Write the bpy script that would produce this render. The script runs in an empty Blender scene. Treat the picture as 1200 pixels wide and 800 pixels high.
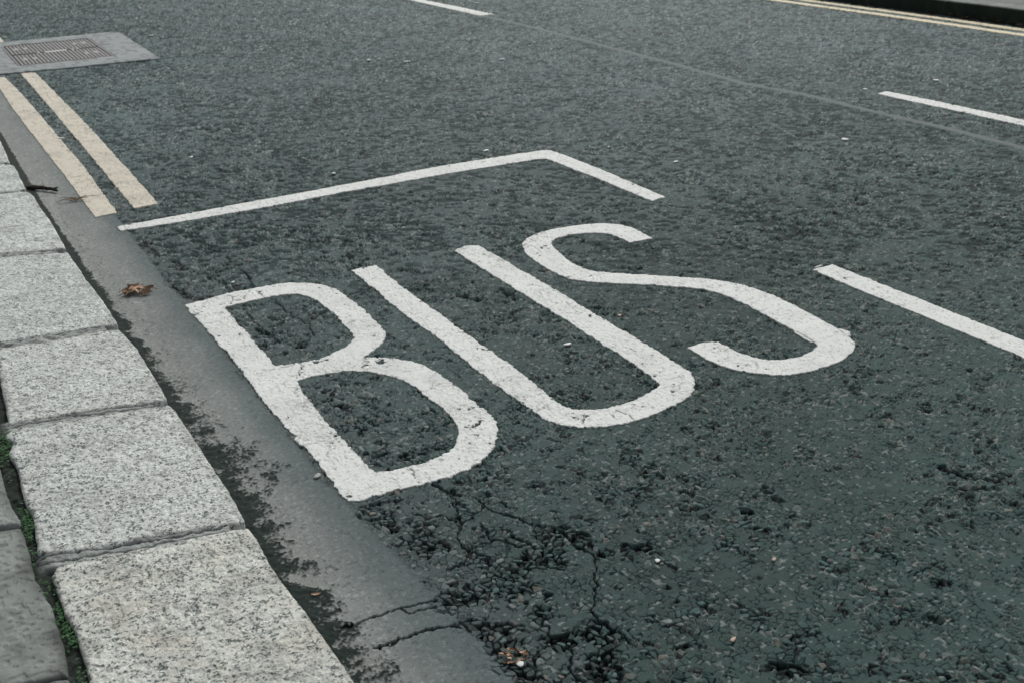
import bpy, math, random
import numpy as np
random.seed(7); RNG = np.random.RandomState(11)
C = bpy.context.scene
COL = C.collection

# ------------------------------------------------------------------ camera model
F, PITCH, ROLL, YAW, CAMH = 1329.448, 0.41090498, -0.03524085, -0.48418551, 1.5
def cam_axes():
    f = np.array([0, math.cos(PITCH), -math.sin(PITCH)]); r = np.array([1., 0, 0]); u = np.cross(r, f)
    r2 = math.cos(ROLL)*r + math.sin(ROLL)*u; u2 = -math.sin(ROLL)*r + math.cos(ROLL)*u
    Z = np.array([[math.cos(YAW), -math.sin(YAW), 0], [math.sin(YAW), math.cos(YAW), 0], [0, 0, 1]])
    return Z@r2, Z@u2, Z@f
AX = cam_axes()
def G(px, py, z=0.0):
    """survey point (measured on the photo) -> metres on the level z"""
    r, u, f = AX
    d = f*F + r*(px-600) - u*(py-400)
    t = -(CAMH-z)/d[2]
    return (d[0]*t, d[1]*t)
def GP(pts, z=0.0): return np.array([G(a, b, z) for a, b in pts])

# ------------------------------------------------------------------ noise (numpy)
def hsh(ix, iy, k=0):
    a = ix.astype(np.int64)*374761393 + iy.astype(np.int64)*668265263 + (k*2246822519+12345)
    a = (a ^ (a >> 13)) & 0xffffffff
    a = (a*1274126177) & 0xffffffff
    a = (a ^ (a >> 16)) & 0xffffffff
    a = (a*2654435761) & 0xffffffff
    a = a ^ (a >> 15)
    return (a & 0xffffff)/float(0xffffff)
def vnoise(x, y, s, k=0):
    x = x/s; y = y/s
    ix = np.floor(x).astype(np.int64); iy = np.floor(y).astype(np.int64)
    fx = x-ix; fy = y-iy
    fx = fx*fx*fx*(fx*(fx*6-15)+10); fy = fy*fy*fy*(fy*(fy*6-15)+10)
    a = hsh(ix, iy, k); b = hsh(ix+1, iy, k); c = hsh(ix, iy+1, k); d = hsh(ix+1, iy+1, k)
    return (a*(1-fx)+b*fx)*(1-fy) + (c*(1-fx)+d*fx)*fy
def fbm(x, y, s, k=0, o=4, g=.5):
    v = 0; am = 1; t = 0
    for i in range(o):
        v = v + am*vnoise(x*(.8)-y*.6+i*3.1, x*.6+y*.8-i*7.7, s, k+i*17); t += am; am *= g; s *= .49
        x, y = .8*x+.6*y, -.6*x+.8*y
    return v/t
def worley(x, y, s, k=0, jit=.92):
    gx = x/s; gy = y/s
    ix = np.floor(gx).astype(np.int64); iy = np.floor(gy).astype(np.int64)
    f1 = np.full(x.shape, 9.); f2 = np.full(x.shape, 9.)
    cx = np.zeros(x.shape, np.int64); cy = np.zeros(x.shape, np.int64); ox = np.zeros(x.shape); oy = np.zeros(x.shape)
    for dx in (-1, 0, 1):
        for dy in (-1, 0, 1):
            jx = ix+dx; jy = iy+dy
            px = jx+.5+(hsh(jx, jy, k)-.5)*jit; py = jy+.5+(hsh(jx, jy, k+1)-.5)*jit
            d = np.hypot(gx-px, gy-py)
            n = d < f1
            f2 = np.where(n, f1, np.minimum(f2, d))
            cx = np.where(n, jx, cx); cy = np.where(n, jy, cy); ox = np.where(n, gx-px, ox); oy = np.where(n, gy-py, oy)
            f1 = np.where(n, d, f1)
    return f1, f2, cx, cy, ox, oy
def sstep(a, b, x):
    t = np.clip((x-a)/(b-a), 0, 1); return t*t*(3-2*t)
def seg_dist(x, y, pts):
    d = np.full(x.shape, 1e9)
    for (x0, y0), (x1, y1) in zip(pts[:-1], pts[1:]):
        vx, vy = x1-x0, y1-y0; L = vx*vx+vy*vy+1e-12
        t = np.clip(((x-x0)*vx+(y-y0)*vy)/L, 0, 1)
        d = np.minimum(d, np.hypot(x-x0-t*vx, y-y0-t*vy))
    return d
def poly_sdf(x, y, P):
    """signed distance, positive inside"""
    P = np.asarray(P); Q = np.roll(P, -1, 0)
    d = seg_dist(x, y, list(map(tuple, P))+[tuple(P[0])])
    ins = np.zeros(x.shape, bool)
    for (x0, y0), (x1, y1) in zip(P, Q):
        c = ((y0 > y) != (y1 > y))
        if abs(y1-y0) > 1e-12:
            ins ^= c & (x < (x1-x0)*(y-y0)/(y1-y0)+x0)
    return np.where(ins, d, -d)
def smooth_poly(P, corners=(), n=3):
    """Catmull-Rom through the points, sharp at the corner indices"""
    P = [np.array(p, float) for p in P]; N = len(P); out = []
    for i in range(N):
        p0, p1, p2, p3 = P[i-1], P[i], P[(i+1) % N], P[(i+2) % N]
        if i in corners: p0 = p1
        if (i+1) % N in corners: p3 = p2
        if i in corners and (i+1) % N in corners:
            out.append(p1); continue
        for k in range(n):
            t = k/n
            out.append(.5*(2*p1+(p2-p0)*t+(2*p0-5*p1+4*p2-p3)*t*t+(-p0+3*p1-3*p2+p3)*t**3))
    return np.array(out)

# ------------------------------------------------------------------ polar survey lattice
# finer near the viewer's feet, coarser far away (like any terrain LOD grid); real surface everywhere
dep = np.radians(np.concatenate([np.linspace(86, 46.5, 26)[:-1], np.arange(46.5, 5.3, -.00062*57.2958)]))
rad = CAMH/np.tan(dep)
rad = np.concatenate([rad, rad[-1]*np.exp(np.linspace(.02, 3.6, 50))])
a0 = -YAW*57.2958     # viewing azimuth measured from +Y towards +X
azi = np.radians(np.concatenate([np.linspace(a0-180, a0-36, 40)[:-1], np.arange(a0-36, a0+36, .00078*57.2958), np.linspace(a0+36, a0+180, 40)]))
RR, AA = np.meshgrid(rad, azi, indexing='ij')
LX = (RR*np.sin(AA)).astype(np.float64); LY = (RR*np.cos(AA)).astype(np.float64)
print('lattice', LX.shape)

# ------------------------------------------------------------------ mesh helpers
def link(name, me, mat, parent=None):
    o = bpy.data.objects.new(name, me); COL.objects.link(o)
    if mat: me.materials.append(mat)
    if parent: o.parent = parent
    return o
def tag(o, label=None, cat=None, group=None, kind=None):
    if label: o['label'] = label
    if cat: o['category'] = cat
    if group: o['group'] = group
    if kind: o['kind'] = kind
    return o
def build_mesh(name, V, quads, polys, cols=None, smooth=True, origin=None):
    me = bpy.data.meshes.new(name)
    V = np.asarray(V, np.float32)
    if origin is not None: V = V-np.asarray(origin, np.float32)
    nq = len(quads); np_ = len(polys)
    lens = np.concatenate([np.full(nq, 4, np.int32), np.array([len(p) for p in polys], np.int32)]) if np_ else np.full(nq, 4, np.int32)
    li = [np.asarray(quads, np.int32).ravel()] if nq else []
    if np_: li.append(np.concatenate([np.asarray(p, np.int32) for p in polys]))
    li = np.concatenate(li)
    me.vertices.add(len(V)); me.vertices.foreach_set('co', V.ravel())
    me.loops.add(len(li)); me.loops.foreach_set('vertex_index', li)
    me.polygons.add(len(lens))
    st = np.concatenate([[0], np.cumsum(lens)[:-1]]).astype(np.int32)
    me.polygons.foreach_set('loop_start', st); me.polygons.foreach_set('loop_total', lens)
    me.update(calc_edges=True)
    me.polygons.foreach_set('use_smooth', np.full(len(lens), smooth))
    if cols is not None:
        at = me.color_attributes.new('tint', 'FLOAT_COLOR', 'POINT')
        c4 = np.ones((len(V), 4), np.float32); c4[:, :3] = cols
        at.data.foreach_set('color', c4.ravel())
    me.validate()
    return me
def clip_mesh(name, X, Y, S, Z, col, mat, skirt=None, origin=True, parent=None):
    """surface patch of the lattice where S > 0, cut cleanly along S = 0, with an optional skirt (edge thickness)"""
    R, K = X.shape
    ins = S > 0
    cnt = ins[:-1, :-1].astype(np.int8)+ins[1:, :-1]+ins[:-1, 1:]+ins[1:, 1:]
    idx = np.arange(R*K).reshape(R, K)
    full = cnt == 4
    q = np.stack([idx[:-1, :-1][full], idx[1:, :-1][full], idx[1:, 1:][full], idx[:-1, 1:][full]], 1)
    Xf, Yf, Zf, Sf = X.ravel(), Y.ravel(), Z.ravel(), S.ravel(); Cf = col.reshape(-1, 3)
    newV = []; newC = []; key = {}; polys = []; rim = []
    base = R*K
    mi, mj = np.nonzero((cnt > 0) & (cnt < 4))
    for i, j in zip(mi, mj):
        c = (i*K+j, (i+1)*K+j, (i+1)*K+j+1, i*K+j+1); out = []
        for a, b in zip(c, c[1:]+c[:1]):
            sa, sb = Sf[a], Sf[b]
            if sa > 0: out.append(a)
            if (sa > 0) != (sb > 0):
                k_ = (a, b) if a < b else (b, a)
                if k_ not in key:
                    t = sa/(sa-sb)
                    key[k_] = base+len(newV)
                    newV.append((Xf[a]+t*(Xf[b]-Xf[a]), Yf[a]+t*(Yf[b]-Yf[a]), Zf[a]+t*(Zf[b]-Zf[a])))
                    newC.append(Cf[a] if sa > 0 else Cf[b])
                out.append(key[k_])
        if len(out) >= 3:
            polys.append(out)
            for a, b in zip(out, out[1:]+out[:1]):
                if a >= base and b >= base: rim.append((a, b))
    V = np.stack([Xf, Yf, Zf], 1)
    if newV: V = np.concatenate([V, np.array(newV)]); Cf = np.concatenate([Cf, np.array(newC)])
    if skirt is not None and rim:
        low = {}
        ext = []; ec = []; n0 = len(V)
        for a, b in rim:
            for v in (a, b):
                if v not in low:
                    low[v] = n0+len(ext); p = V[v].copy(); p[2] = skirt if not callable(skirt) else skirt(p); ext.append(p); ec.append(Cf[v])
            polys.append([b, a, low[a], low[b]])
        V = np.concatenate([V, np.array(ext)]); Cf = np.concatenate([Cf, np.array(ec)])
    used = np.zeros(len(V), bool)
    if len(q): used[q.ravel()] = True
    for p in polys: used[p] = True
    mp = np.cumsum(used)-1
    V = V[used]; Cf = Cf[used]; q = mp[q] if len(q) else q; polys = [[int(mp[v]) for v in p] for p in polys]
    # face upwards
    q = q[:, ::-1]; polys = [p[::-1] for p in polys]
    org = None
    if origin: org = (V[:, 0].mean(), V[:, 1].mean(), 0)
    me = build_mesh(name, V, q, polys, Cf, True, org)
    o = link(name, me, mat, parent)
    if origin: o.location = org
    return o
def block(P, m=.03):
    P = np.asarray(P); x0, y0 = P.min(0)-m; x1, y1 = P.max(0)+m
    k = (LX > x0) & (LX < x1) & (LY > y0) & (LY < y1)
    r = np.nonzero(k.any(1))[0]; c = np.nonzero(k.any(0))[0]
    return slice(max(r[0]-1, 0), r[-1]+2), slice(max(c[0]-1, 0), c[-1]+2)

# ------------------------------------------------------------------ materials
def nodes(name, rough=.85, spec=.3):
    m = bpy.data.materials.new(name); m.use_nodes = True
    nt = m.node_tree; b = nt.nodes['Principled BSDF']
    b.inputs['Roughness'].default_value = rough; b.inputs['Specular IOR Level'].default_value = spec
    return m, nt, b
def N(nt, t, **kw):
    n = nt.nodes.new(t)
    for k, v in kw.items():
        if k in n.inputs: n.inputs[k].default_value = v
        else: setattr(n, k, v)
    return n
def pos(nt): return nt.nodes.new('ShaderNodeNewGeometry').outputs['Position']
def noise(nt, scale, detail=3, rough=.55, vec=None):
    n = N(nt, 'ShaderNodeTexNoise', Scale=scale, Detail=detail, Roughness=rough)
    nt.links.new(vec or pos(nt), n.inputs['Vector']); return n.outputs['Fac']
def ramp(nt, f, a, b, lo=0., hi=1.):
    n = N(nt, 'ShaderNodeMapRange'); n.inputs['From Min'].default_value = a; n.inputs['From Max'].default_value = b
    n.inputs['To Min'].default_value = lo; n.inputs['To Max'].default_value = hi
    nt.links.new(f, n.inputs['Value']); return n.outputs['Result']
def mul(nt, c, f):
    n = N(nt, 'ShaderNodeVectorMath', operation='SCALE'); nt.links.new(c, n.inputs[0]); nt.links.new(f, n.inputs['Scale']); return n.outputs['Vector']
def mmul(nt, a, b, op='MULTIPLY'):
    n = N(nt, 'ShaderNodeMath', operation=op)
    for i, v in enumerate((a, b)):
        if isinstance(v, (int, float)): n.inputs[i].default_value = v
        else: nt.links.new(v, n.inputs[i])
    return n.outputs[0]
def mixc(nt, f, a, b):
    n = N(nt, 'ShaderNodeMix', data_type='RGBA')
    nt.links.new(f, n.inputs['Factor'])
    for s, v in (('A', a), ('B', b)):
        i = [q for q in n.inputs if q.name == s and q.type == 'RGBA'][0]
        if isinstance(v, tuple): i.default_value = (*v, 1)
        else: nt.links.new(v, i)
    return [q for q in n.outputs if q.type == 'RGBA'][0]
def bump(nt, b, h, dist, strength=1.):
    n = N(nt, 'ShaderNodeBump'); n.inputs['Distance'].default_value = dist; n.inputs['Strength'].default_value = strength
    nt.links.new(h, n.inputs['Height']); nt.links.new(n.outputs['Normal'], b.inputs['Normal'])
def tint_mat(name, rough, spec, amt, scale, bdist, big=0.08):
    m, nt, b = nodes(name, rough, spec)
    a = N(nt, 'ShaderNodeAttribute', attribute_name='tint')
    f = mmul(nt, ramp(nt, noise(nt, scale, 5, .75), .25, .75, 1-amt, 1+amt), ramp(nt, noise(nt, scale*.16, 3), .3, .7, 1-big, 1+big))
    nt.links.new(mul(nt, a.outputs['Color'], f), b.inputs['Base Color'])
    bump(nt, b, noise(nt, scale*.7, 4, .65), bdist)
    return m
M_road = tint_mat('worn_asphalt', .78, .13, .42, 420, .0018, .12)
M_paint = tint_mat('thermoplastic_paint', .75, .25, .07, 380, .0009, .035)
M_bed = tint_mat('mortar_and_soil', .95, .1, .35, 260, .003, .2)
M_slab = tint_mat('concrete_flag', .85, .25, .16, 330, .0011, .10)
M_conc = tint_mat('concrete', .85, .25, .14, 120, .0015, .10)

def granite(name, light, dark, warm, thr, seed):
    m, nt, b = nodes(name, .62, .35)
    mp = N(nt, 'ShaderNodeMapping'); mp.inputs['Location'].default_value = (seed, seed*.7, 0)
    nt.links.new(pos(nt), mp.inputs['Vector']); v = mp.outputs['Vector']
    n1 = noise(nt, 150, 3, .6, v); n2 = noise(nt, 260, 2, .6, v); n3 = noise(nt, 9, 3, .6, v); n4 = noise(nt, 55, 3, .6, v)
    g1 = mixc(nt, ramp(nt, n2, .35, .65), tuple(x*.80 for x in light), tuple(min(1, x*1.16) for x in light))
    g1 = mixc(nt, ramp(nt, n3, .45, .7), g1, warm)
    n5 = noise(nt, 90, 3, .65, v)
    g1 = mixc(nt, ramp(nt, n5, .52, .62, 0, .55), g1, tuple(x*.62 for x in light))
    vo = N(nt, 'ShaderNodeTexVoronoi', Scale=215); ds = N(nt, 'ShaderNodeVectorMath', operation='ADD')
    nn = N(nt, 'ShaderNodeTexNoise', Scale=300, Detail=1); nt.links.new(v, nn.inputs['Vector'])
    nm = N(nt, 'ShaderNodeVectorMath', operation='SCALE'); nm.inputs['Scale'].default_value = .005
    nt.links.new(nn.outputs['Color'], nm.inputs[0]); nt.links.new(v, ds.inputs[0]); nt.links.new(nm.outputs['Vector'], ds.inputs[1]); nt.links.new(ds.outputs['Vector'], vo.inputs['Vector'])
    sc = nt.nodes.new('ShaderNodeSeparateColor'); nt.links.new(vo.outputs['Color'], sc.inputs['Color'])
    clus = ramp(nt, mmul(nt, noise(nt, 38, 3, .65, v), mmul(nt, n1, .55), 'ADD'), .62, .95, -.22, .30)
    cryst = mmul(nt, sc.outputs['Red'], clus, 'ADD')
    g1 = mixc(nt, ramp(nt, cryst, .50, .56, 0, .42), g1, tuple(x*.55 for x in light))
    g2 = mixc(nt, ramp(nt, cryst, 1.36-thr, 1.41-thr), g1, dark)
    stain = ramp(nt, noise(nt, 30, 5, .75, v), .58, .70, 0, .6)
    g3 = mixc(nt, stain, g2, tuple(x*.9+.07 for x in dark))
    a = N(nt, 'ShaderNodeAttribute', attribute_name='tint')
    x = N(nt, 'ShaderNodeVectorMath', operation='MULTIPLY'); nt.links.new(g3, x.inputs[0]); nt.links.new(a.outputs['Color'], x.inputs[1])
    nt.links.new(x.outputs['Vector'], b.inputs['Base Color'])
    bump(nt, b, mmul(nt, n1, n4, 'ADD'), .0022)
    return m
def plain(name, c, rough=.8, amt=.25, scale=120, spec=.3, metal=0):
    m, nt, b = nodes(name, rough, spec)
    f = ramp(nt, noise(nt, scale, 4, .65), .3, .7, 0, 1)
    nt.links.new(mixc(nt, f, tuple(x*(1-amt) for x in c), tuple(x*(1+amt) for x in c)), b.inputs['Base Color'])
    b.inputs['Metallic'].default_value = metal
    bump(nt, b, noise(nt, scale*1.3), .001)
    return m

# ------------------------------------------------------------------ asphalt surface description
MAST = np.array([.062, .092, .090]); MDARK = np.array([.040, .069, .064]); MGUT = np.array([.074, .094, .094])
crack_lines = [GP(l) for l in (
    [(402, 737), (425, 728), (452, 717), (470, 712), (492, 706), (512, 703)],
    [(470, 713), (480, 719), (497, 714), (512, 710)],
    [(440, 760), (453, 757), (470, 748), (492, 741), (512, 734), (540, 734)],
    [(503, 563), (522, 574), (532, 583), (534, 600), (541, 612), (535, 625), (541, 637), (552, 647), (568, 650), (575, 664)],
    [(522, 574), (548, 582), (562, 583), (566, 592), (580, 600), (596, 602), (612, 609), (622, 614), (645, 616), (652, 622)],
    [(575, 660), (545, 650), (560, 640), (575, 634), (571, 622), (562, 612)],
    [(592, 620), (602, 630), (617, 633), (625, 640)],
    [(541, 612), (556, 606), (566, 592)], [(575, 634), (592, 632), (604, 640), (622, 638), (640, 650)], [(480, 600), (500, 608), (516, 604), (534, 611)],
    [(645, 616), (664, 628), (676, 640), (697, 652), (697, 670)], [(552, 647), (540, 662), (520, 668)], [(655, 752), (672, 765), (668, 782), (684, 800)],
    [(645, 752), (632, 762), (625, 778)], [(712, 735), (730, 741), (742, 756)],
    [(640, 715), (637, 728), (643, 740), (645, 752)],
    [(697, 670), (697, 690), (692, 715), (705, 726), (712, 735)],
    [(265, 300), (275, 312), (290, 322), (297, 336), (303, 350)],
    [(240, 322), (252, 330), (262, 332), (270, 345)],
    [(300, 345), (322, 352), (332, 362), (345, 372), (331, 378), (318, 388), (324, 398), (322, 402)],
    [(345, 372), (362, 380), (368, 392), (360, 400), (340, 403)],
    [(285, 362), (298, 378), (310, 388), (325, 398)],
)]
paint_cracks = [GP(l) for l in (
    [(235, 362.5), (246, 361), (262, 357), (275, 353.5), (290, 350.5)],
    [(266, 347), (271, 349), (274, 353)], [(292, 342), (287, 348), (284, 352)], [(300, 342), (305, 346), (310, 349)],
    [(314, 435), (326, 432), (344, 428), (352, 425)], [(352, 425), (355, 430), (349, 437), (346, 443)],
    [(480, 550), (484, 552), (485, 557), (488, 561)], [(503, 559), (507, 561), (509, 566)],
    [(683, 480), (685, 487), (682, 497)], [(714, 485), (722, 490), (726, 497)], [(722, 481), (735, 486), (742, 491)],
    [(633, 462), (640, 463), (643, 468)], [(405, 381), (415, 377), (430, 376)], [(460, 440), (470, 445), (480, 444)],
    [(415, 505), (425, 505), (432, 508)],
)]
crumble = [(GP(l), w) for l, w in (
    ([(518, 708), (545, 702), (560, 698)], .034), ([(560, 694), (575, 678), (605, 668), (640, 660), (655, 648)], .022),
    ([(560, 700), (580, 690), (612, 692)], .024), ([(600, 690), (615, 690)], .02), ([(615, 655), (640, 640), (655, 650), (660, 662)], .02),
    ([(545, 730), (570, 745), (590, 775), (612, 790)], .030), ([(575, 735), (590, 735), (600, 750)], .02),
    ([(690, 735), (705, 745), (712, 780), (720, 800)], .03), ([(640, 748), (665, 752), (680, 745)], .016),
    ([(435, 592), (452, 605), (462, 618)], .018), ([(485, 635), (500, 645), (515, 640)], .020), ([(640, 700), (642, 722)], .014),
    ([(632, 625), (660, 620), (690, 640)], .018), ([(700, 650), (745, 640), (780, 632)], .015),
    ([(385, 468), (402, 474), (410, 480)], .013), ([(400, 450), (395, 458)], .010), ([(415, 497), (428, 508)], .012), ([(470, 535), (490, 530)], .012),
    ([(330, 412), (352, 405)], .014), ([(300, 385), (315, 395)], .010), ([(190, 330), (215, 345), (230, 352)], .016), ([(170, 285), (185, 300)], .020),
    ([(200, 305), (215, 315)], .014), ([(470, 316), (485, 318)], .02), ([(585, 340), (600, 345)], .02), ([(545, 348), (560, 352)], .02),
    ([(1040, 290), (1065, 296)], .02), ([(1170, 345), (1190, 350)], .02), ([(1100, 548), (1130, 556)], .016),
    ([(905, 775), (960, 785)], .012), ([(1090, 680), (1130, 690)], .012), ([(860, 590), (880, 600)], .012),
)]
flat_spots = [(G(a, b), r, v) for a, b, r, v in ((470, 675, .10, .12), (560, 612, .07, .10), (500, 600, .06, .10), (655, 690, .045, .14), (660, 745, .05, .12), (470, 770, .12, .14), (900, 640, .10, .05), (520, 640, .05, .08), (350, 690, .12, .2), (470, 480, .14, .075), (350, 385, .10, .075), (600, 420, .15, .02), (760, 470, .2, .02))]
seam = GP([(540, 14), (595, 25), (640, 36), (700, 52), (790, 75), (840, 89), (873, 98), (940, 110), (1000, 125), (1060, 139), (1120, 153), (1200, 173), (1290, 196), (1400, 224)])

def gutter_edge(x, y):
    e = .752+.055*sstep(2.6, 1.6, y)+(vnoise(x, y, .05, 5)-.5)*.016+(vnoise(x, y, .3, 6)-.5)*.012
    return e
def macro(x, y):
    return (fbm(x, y, .9, 40, 2)-.5)*.006
def asphalt(x, y):
    m = macro(x, y)
    gut = sstep(.012, -.012, x-gutter_edge(x, y))
    far = sstep(4.0, 9.0, np.hypot(x, y))
    right = sstep(.9, 2.2, x)*sstep(4.5, 2.2, y)
    wx = x+(vnoise(x, y, .02, 1)-.5)*.007; wy = y+(vnoise(x, y, .02, 2)-.5)*.007
    f1, f2, cx, cy, ox, oy = worley(wx, wy*1.0, .0165, 3, .98)
    edge = f2-f1
    r1 = hsh(cx, cy, 31); r2 = hsh(cx, cy, 32); r3 = hsh(cx, cy, 33); r4 = hsh(cx, cy, 34)
    nz = .68*fbm(x, y, .058, 50, 3, .6)+.32*fbm(x, y, .26, 60, 2)
    for (bx, by), br, bsn in flat_spots: nz = nz-bsn*np.exp(-((x-bx)**2+(y-by)**2)/br**2)
    cr = np.zeros(x.shape)
    near = (y < 6.2) & (x < 3.2) & (x > .4)
    wv = np.zeros(x.shape)
    xs, ys = wx[near], wy[near]
    if near.any():
        c_ = np.zeros(xs.shape)
        for P, w in crumble:
            d = seg_dist(xs, ys, list(map(tuple, P)))+(vnoise(xs, ys, .03, 9)-.5)*.04
            c_ = np.maximum(c_, sstep(w*1.35, w*.4, d))
        wv[near] = c_
        c_ = np.full(xs.shape, 1.)
        xj = x[near]+(vnoise(xs, ys, .018, 14)-.5)*.012+(vnoise(xs, ys, .006, 17)-.5)*.005; yj = y[near]+(vnoise(xs, ys, .018, 15)-.5)*.012+(vnoise(xs, ys, .006, 18)-.5)*.005
        for P in crack_lines:
            c_ = np.minimum(c_, seg_dist(xj, yj, list(map(tuple, P))))
        wdt = .0012+.0022*vnoise(xs, ys, .05, 16)
        cr[near] = sstep(1.7, .6, c_/wdt)
    # net of fine random cracks
    q1, q2, *_ = worley(wx+(vnoise(x, y, .05, 21)-.5)*.05, wy+(vnoise(x, y, .05, 22)-.5)*.05, .14, 23)
    net = sstep(.035, .012, q2-q1)*sstep(.60, .70, fbm(x, y, .3, 70, 2)+.12*(np.exp(-((x-.95)/.2)**2-((y-3.9)/.6)**2)))*(x > .78)*(x < 1.5)*(y < 4.8)*(y > 3.0)
    cr = np.maximum(cr, net*.55)
    nearf = sstep(5.0, 3.0, np.hypot(x, y))
    pk0 = fbm(x+.3*y, y, .030, 130, 2, .6)+.22*(fbm(x, y, .22, 131, 2)-.5)+.04*far-.16*(fbm(x, y, .95, 90, 3)-.5)
    pk0 = sstep(.595, .66, pk0)
    e = sstep(.515, .575, nz-.026*nearf+.20*(r2-.5)+.024*right+.10*pk0*nearf*(r3 < .7)) * (1-gut)
    e = np.maximum(e, wv*(1-gut*.6))
    deep = np.maximum(wv, .45*sstep(.62, .72, nz))
    seamd = seg_dist(x, y, list(map(tuple, seam)))
    sm = sstep(.040, .020, seamd+(vnoise(x, y, .04, 77)-.5)*.016)
    ru = seamd < .09
    e = e*(1-sm)
    gap = 1-sstep(.02, .15, edge)
    dome = sstep(0, .20, edge)
    tl = (ox*(hsh(cx, cy, 41)-.5)+oy*(hsh(cx, cy, 42)-.5))*2
    z = m+(fbm(x, y, .022, 80, 2)-.5)*.0012*(1-gut*.6)
    z = z+e*(-.0022-.0030*deep + dome*(.0018+.0032*r1)+dome*tl*.0080 - gap*(.0022+.0050*deep))
    pit = e*(r3 < .10+.18*wv)
    z = z-pit*(.0045+.003*deep)
    # whole chippings bedded in the mastic, barely proud
    bed = (1-e)*(1-gut)*(1-sm)*(r4 > .80)*sstep(.05, .35, edge)
    z = z+bed*.0007
    slit = (1-e)*(1-gut)*(1-sm)*(1-sstep(.02, .13, edge))*sstep(.46, .58, vnoise(x, y, .020, 145)+.14*(r4-.5)+.04*right)
    z = z-slit*.0026
    z = z-cr*.007
    # open texture: small plucked-out pits, everywhere on the running surface
    pk = pk0*(1-gut)*(1-sm)*(1-nearf*(1-gap*.5*(r4 > .5)))
    z = z-pk*.0048
    zt = m+np.minimum(z-m, .0042)
    # ---- tint (bitumen, bare stone, dirt, dust, with cavity shade and vignette painted in)
    v = 1+.42*(fbm(x, y, 1.1, 90, 3)-.5)+.22*(fbm(x, y, .035, 94, 3, .7)-.5)+.20*(fbm(x, y, .16, 91, 3)-.5)
    dk_ = np.clip(.15+.85*sstep(-.3, 1.0, (x-.75)*.55-(y-2.6)*.55), 0, 1)*sstep(6.5, 3.5, y)  # darker to the near right: patch tone plus lens vignette put into colour
    dk_ = (dk_*(.85+.3*fbm(x, y, .5, 93, 2)))[..., None]
    base = MAST*(1-dk_)+MDARK*dk_
    ng = (sstep(1.05, .78, x)*.9)[..., None]; base = base*(1-ng)+MGUT*ng
    col = base*v[..., None]
    st = base*(.75+.75*r1)[..., None]+np.array([-.002, .006, .006])*r2[..., None]
    light = (r4 > .955)[..., None]; tan = ((r4 > .935) & (r4 <= .955))[..., None]
    st = np.where(light, np.array([.21, .25, .24])*(1-.35*dk_), st); st = np.where(tan, np.array([.155, .155, .138]), st)
    es = (e*sstep(.08, .25, edge))[..., None]
    col = col*(1-es)+st*es
    lb = (bed*.45)[..., None]; col = col*(1-lb)+st*1.05*lb
    col = col*(1-slit[..., None]*np.array([.68, .58, .58]))
    dirt_shade = (np.clip(e*(1-sstep(.04, .24, edge))*1.1, 0, 1))[..., None]  # dark dirt and cavity shade painted into the gaps between stones
    grit = (sstep(.50, .60, vnoise(x, y, .024, 95)+.12*right-.12*far-.35*wv-.05))[..., None]
    dc = np.array([.010, .016, .016])*(1-grit)+np.array([.225, .245, .222])*grit
    col = col*(1-dirt_shade)+dc*dirt_shade
    col = col*(1-.72*np.clip(pit, 0, 1)[..., None])  # pits left by missing stones: their shade is put into the colour
    col = col*(1-pk[..., None]*np.array([.88, .74, .74]))  # plucked pits get painted shade as well
    gl = (sstep(.84, .92, vnoise(x, y, .0095, 140))*(1-gut)*(1-pk)*.60)[..., None]; col = col*(1-gl)+np.array([.24, .27, .26])*gl
    # dust-dulled wheel tracks and smoother grey lanes, plus far sky sheen painted in
    lane_sheen = .10*np.exp(-((x-4.3)/.35)**2)+.10*np.exp(-((x-6.5)/.5)**2)+.22*far
    col = col*(1+lane_sheen[..., None])+lane_sheen[..., None]*.015
    col = col*(1-.35*wv[..., None])
    s3 = sm[..., None]; col = col*(1-s3)+np.array([.125, .148, .150])*s3
    # smooth gutter channel, silt against the kerb
    g3 = gut[..., None]
    gv = 1+.18*(fbm(x, y*.45, .10, 101, 4)-.5)+.14*(fbm(x, y, .35, 102, 3)-.5)
    tt = np.interp(x+(fbm(x, y*.5, .08, 103, 3)-.5)*.06, [.50, .58, .66, .72, .77], [0, .1, .42, .85, 1.])[..., None]
    gc = (np.array([.228, .243, .232])*(1-tt)+MGUT*1.22*tt)*gv[..., None]
    strk = (sstep(.58, .72, fbm(x*3, y*.35, .10, 104, 3))*.14*(1-tt[..., 0]))[..., None]; gc = gc*(1+strk)
    gsp = sstep(.74, .86, vnoise(x, y, .0075, 141))[..., None]*.30-sstep(.78, .9, vnoise(x, y, .009, 142))[..., None]*.25; gc = gc*(1+gsp)
    col = col*(1-g3)+gc*g3
    kx = .435+.060*sstep(6.2, 1.6, y)+.055
    dk = x-kx
    amp = .018+.120*np.exp(-((y-2.72)/.30)**2)+.045*np.exp(-((y-2.05)/.25)**2)+.05*np.exp(-((y-1.72)/.12)**2)+.02*np.exp(-((y-3.4)/.3)**2)
    amp = amp*sstep(5.2, 4.0, y)+.006
    fd = fbm(x, y, .055, 110, 4, .62)
    dm = sstep(.28, -.22, dk/amp-(fd*2.2-.75)-.9*(vnoise(x, y, .0055, 116)-.5)-.5*(vnoise(x, y, .016, 117)-.5))
    sp = (dk < .26)*sstep(.82, .88, vnoise(x, y, .0065, 112)+.26*np.exp(-(dk/.10)**2)*sstep(4.3, 3.3, y)*sstep(.45, .6, fbm(x, y, .15, 115, 2))+.30*(fd-.5)-.03)*(y < 6)*.6*sstep(.13, .05, dk)
    dm = np.clip(np.maximum(dm, sp), 0, 1)[..., None]*g3
    soil = np.array([.011, .021, .018])*(.7+.6*vnoise(x, y, .008, 113))[..., None]
    col = col*(1-dm)+soil*dm
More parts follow.
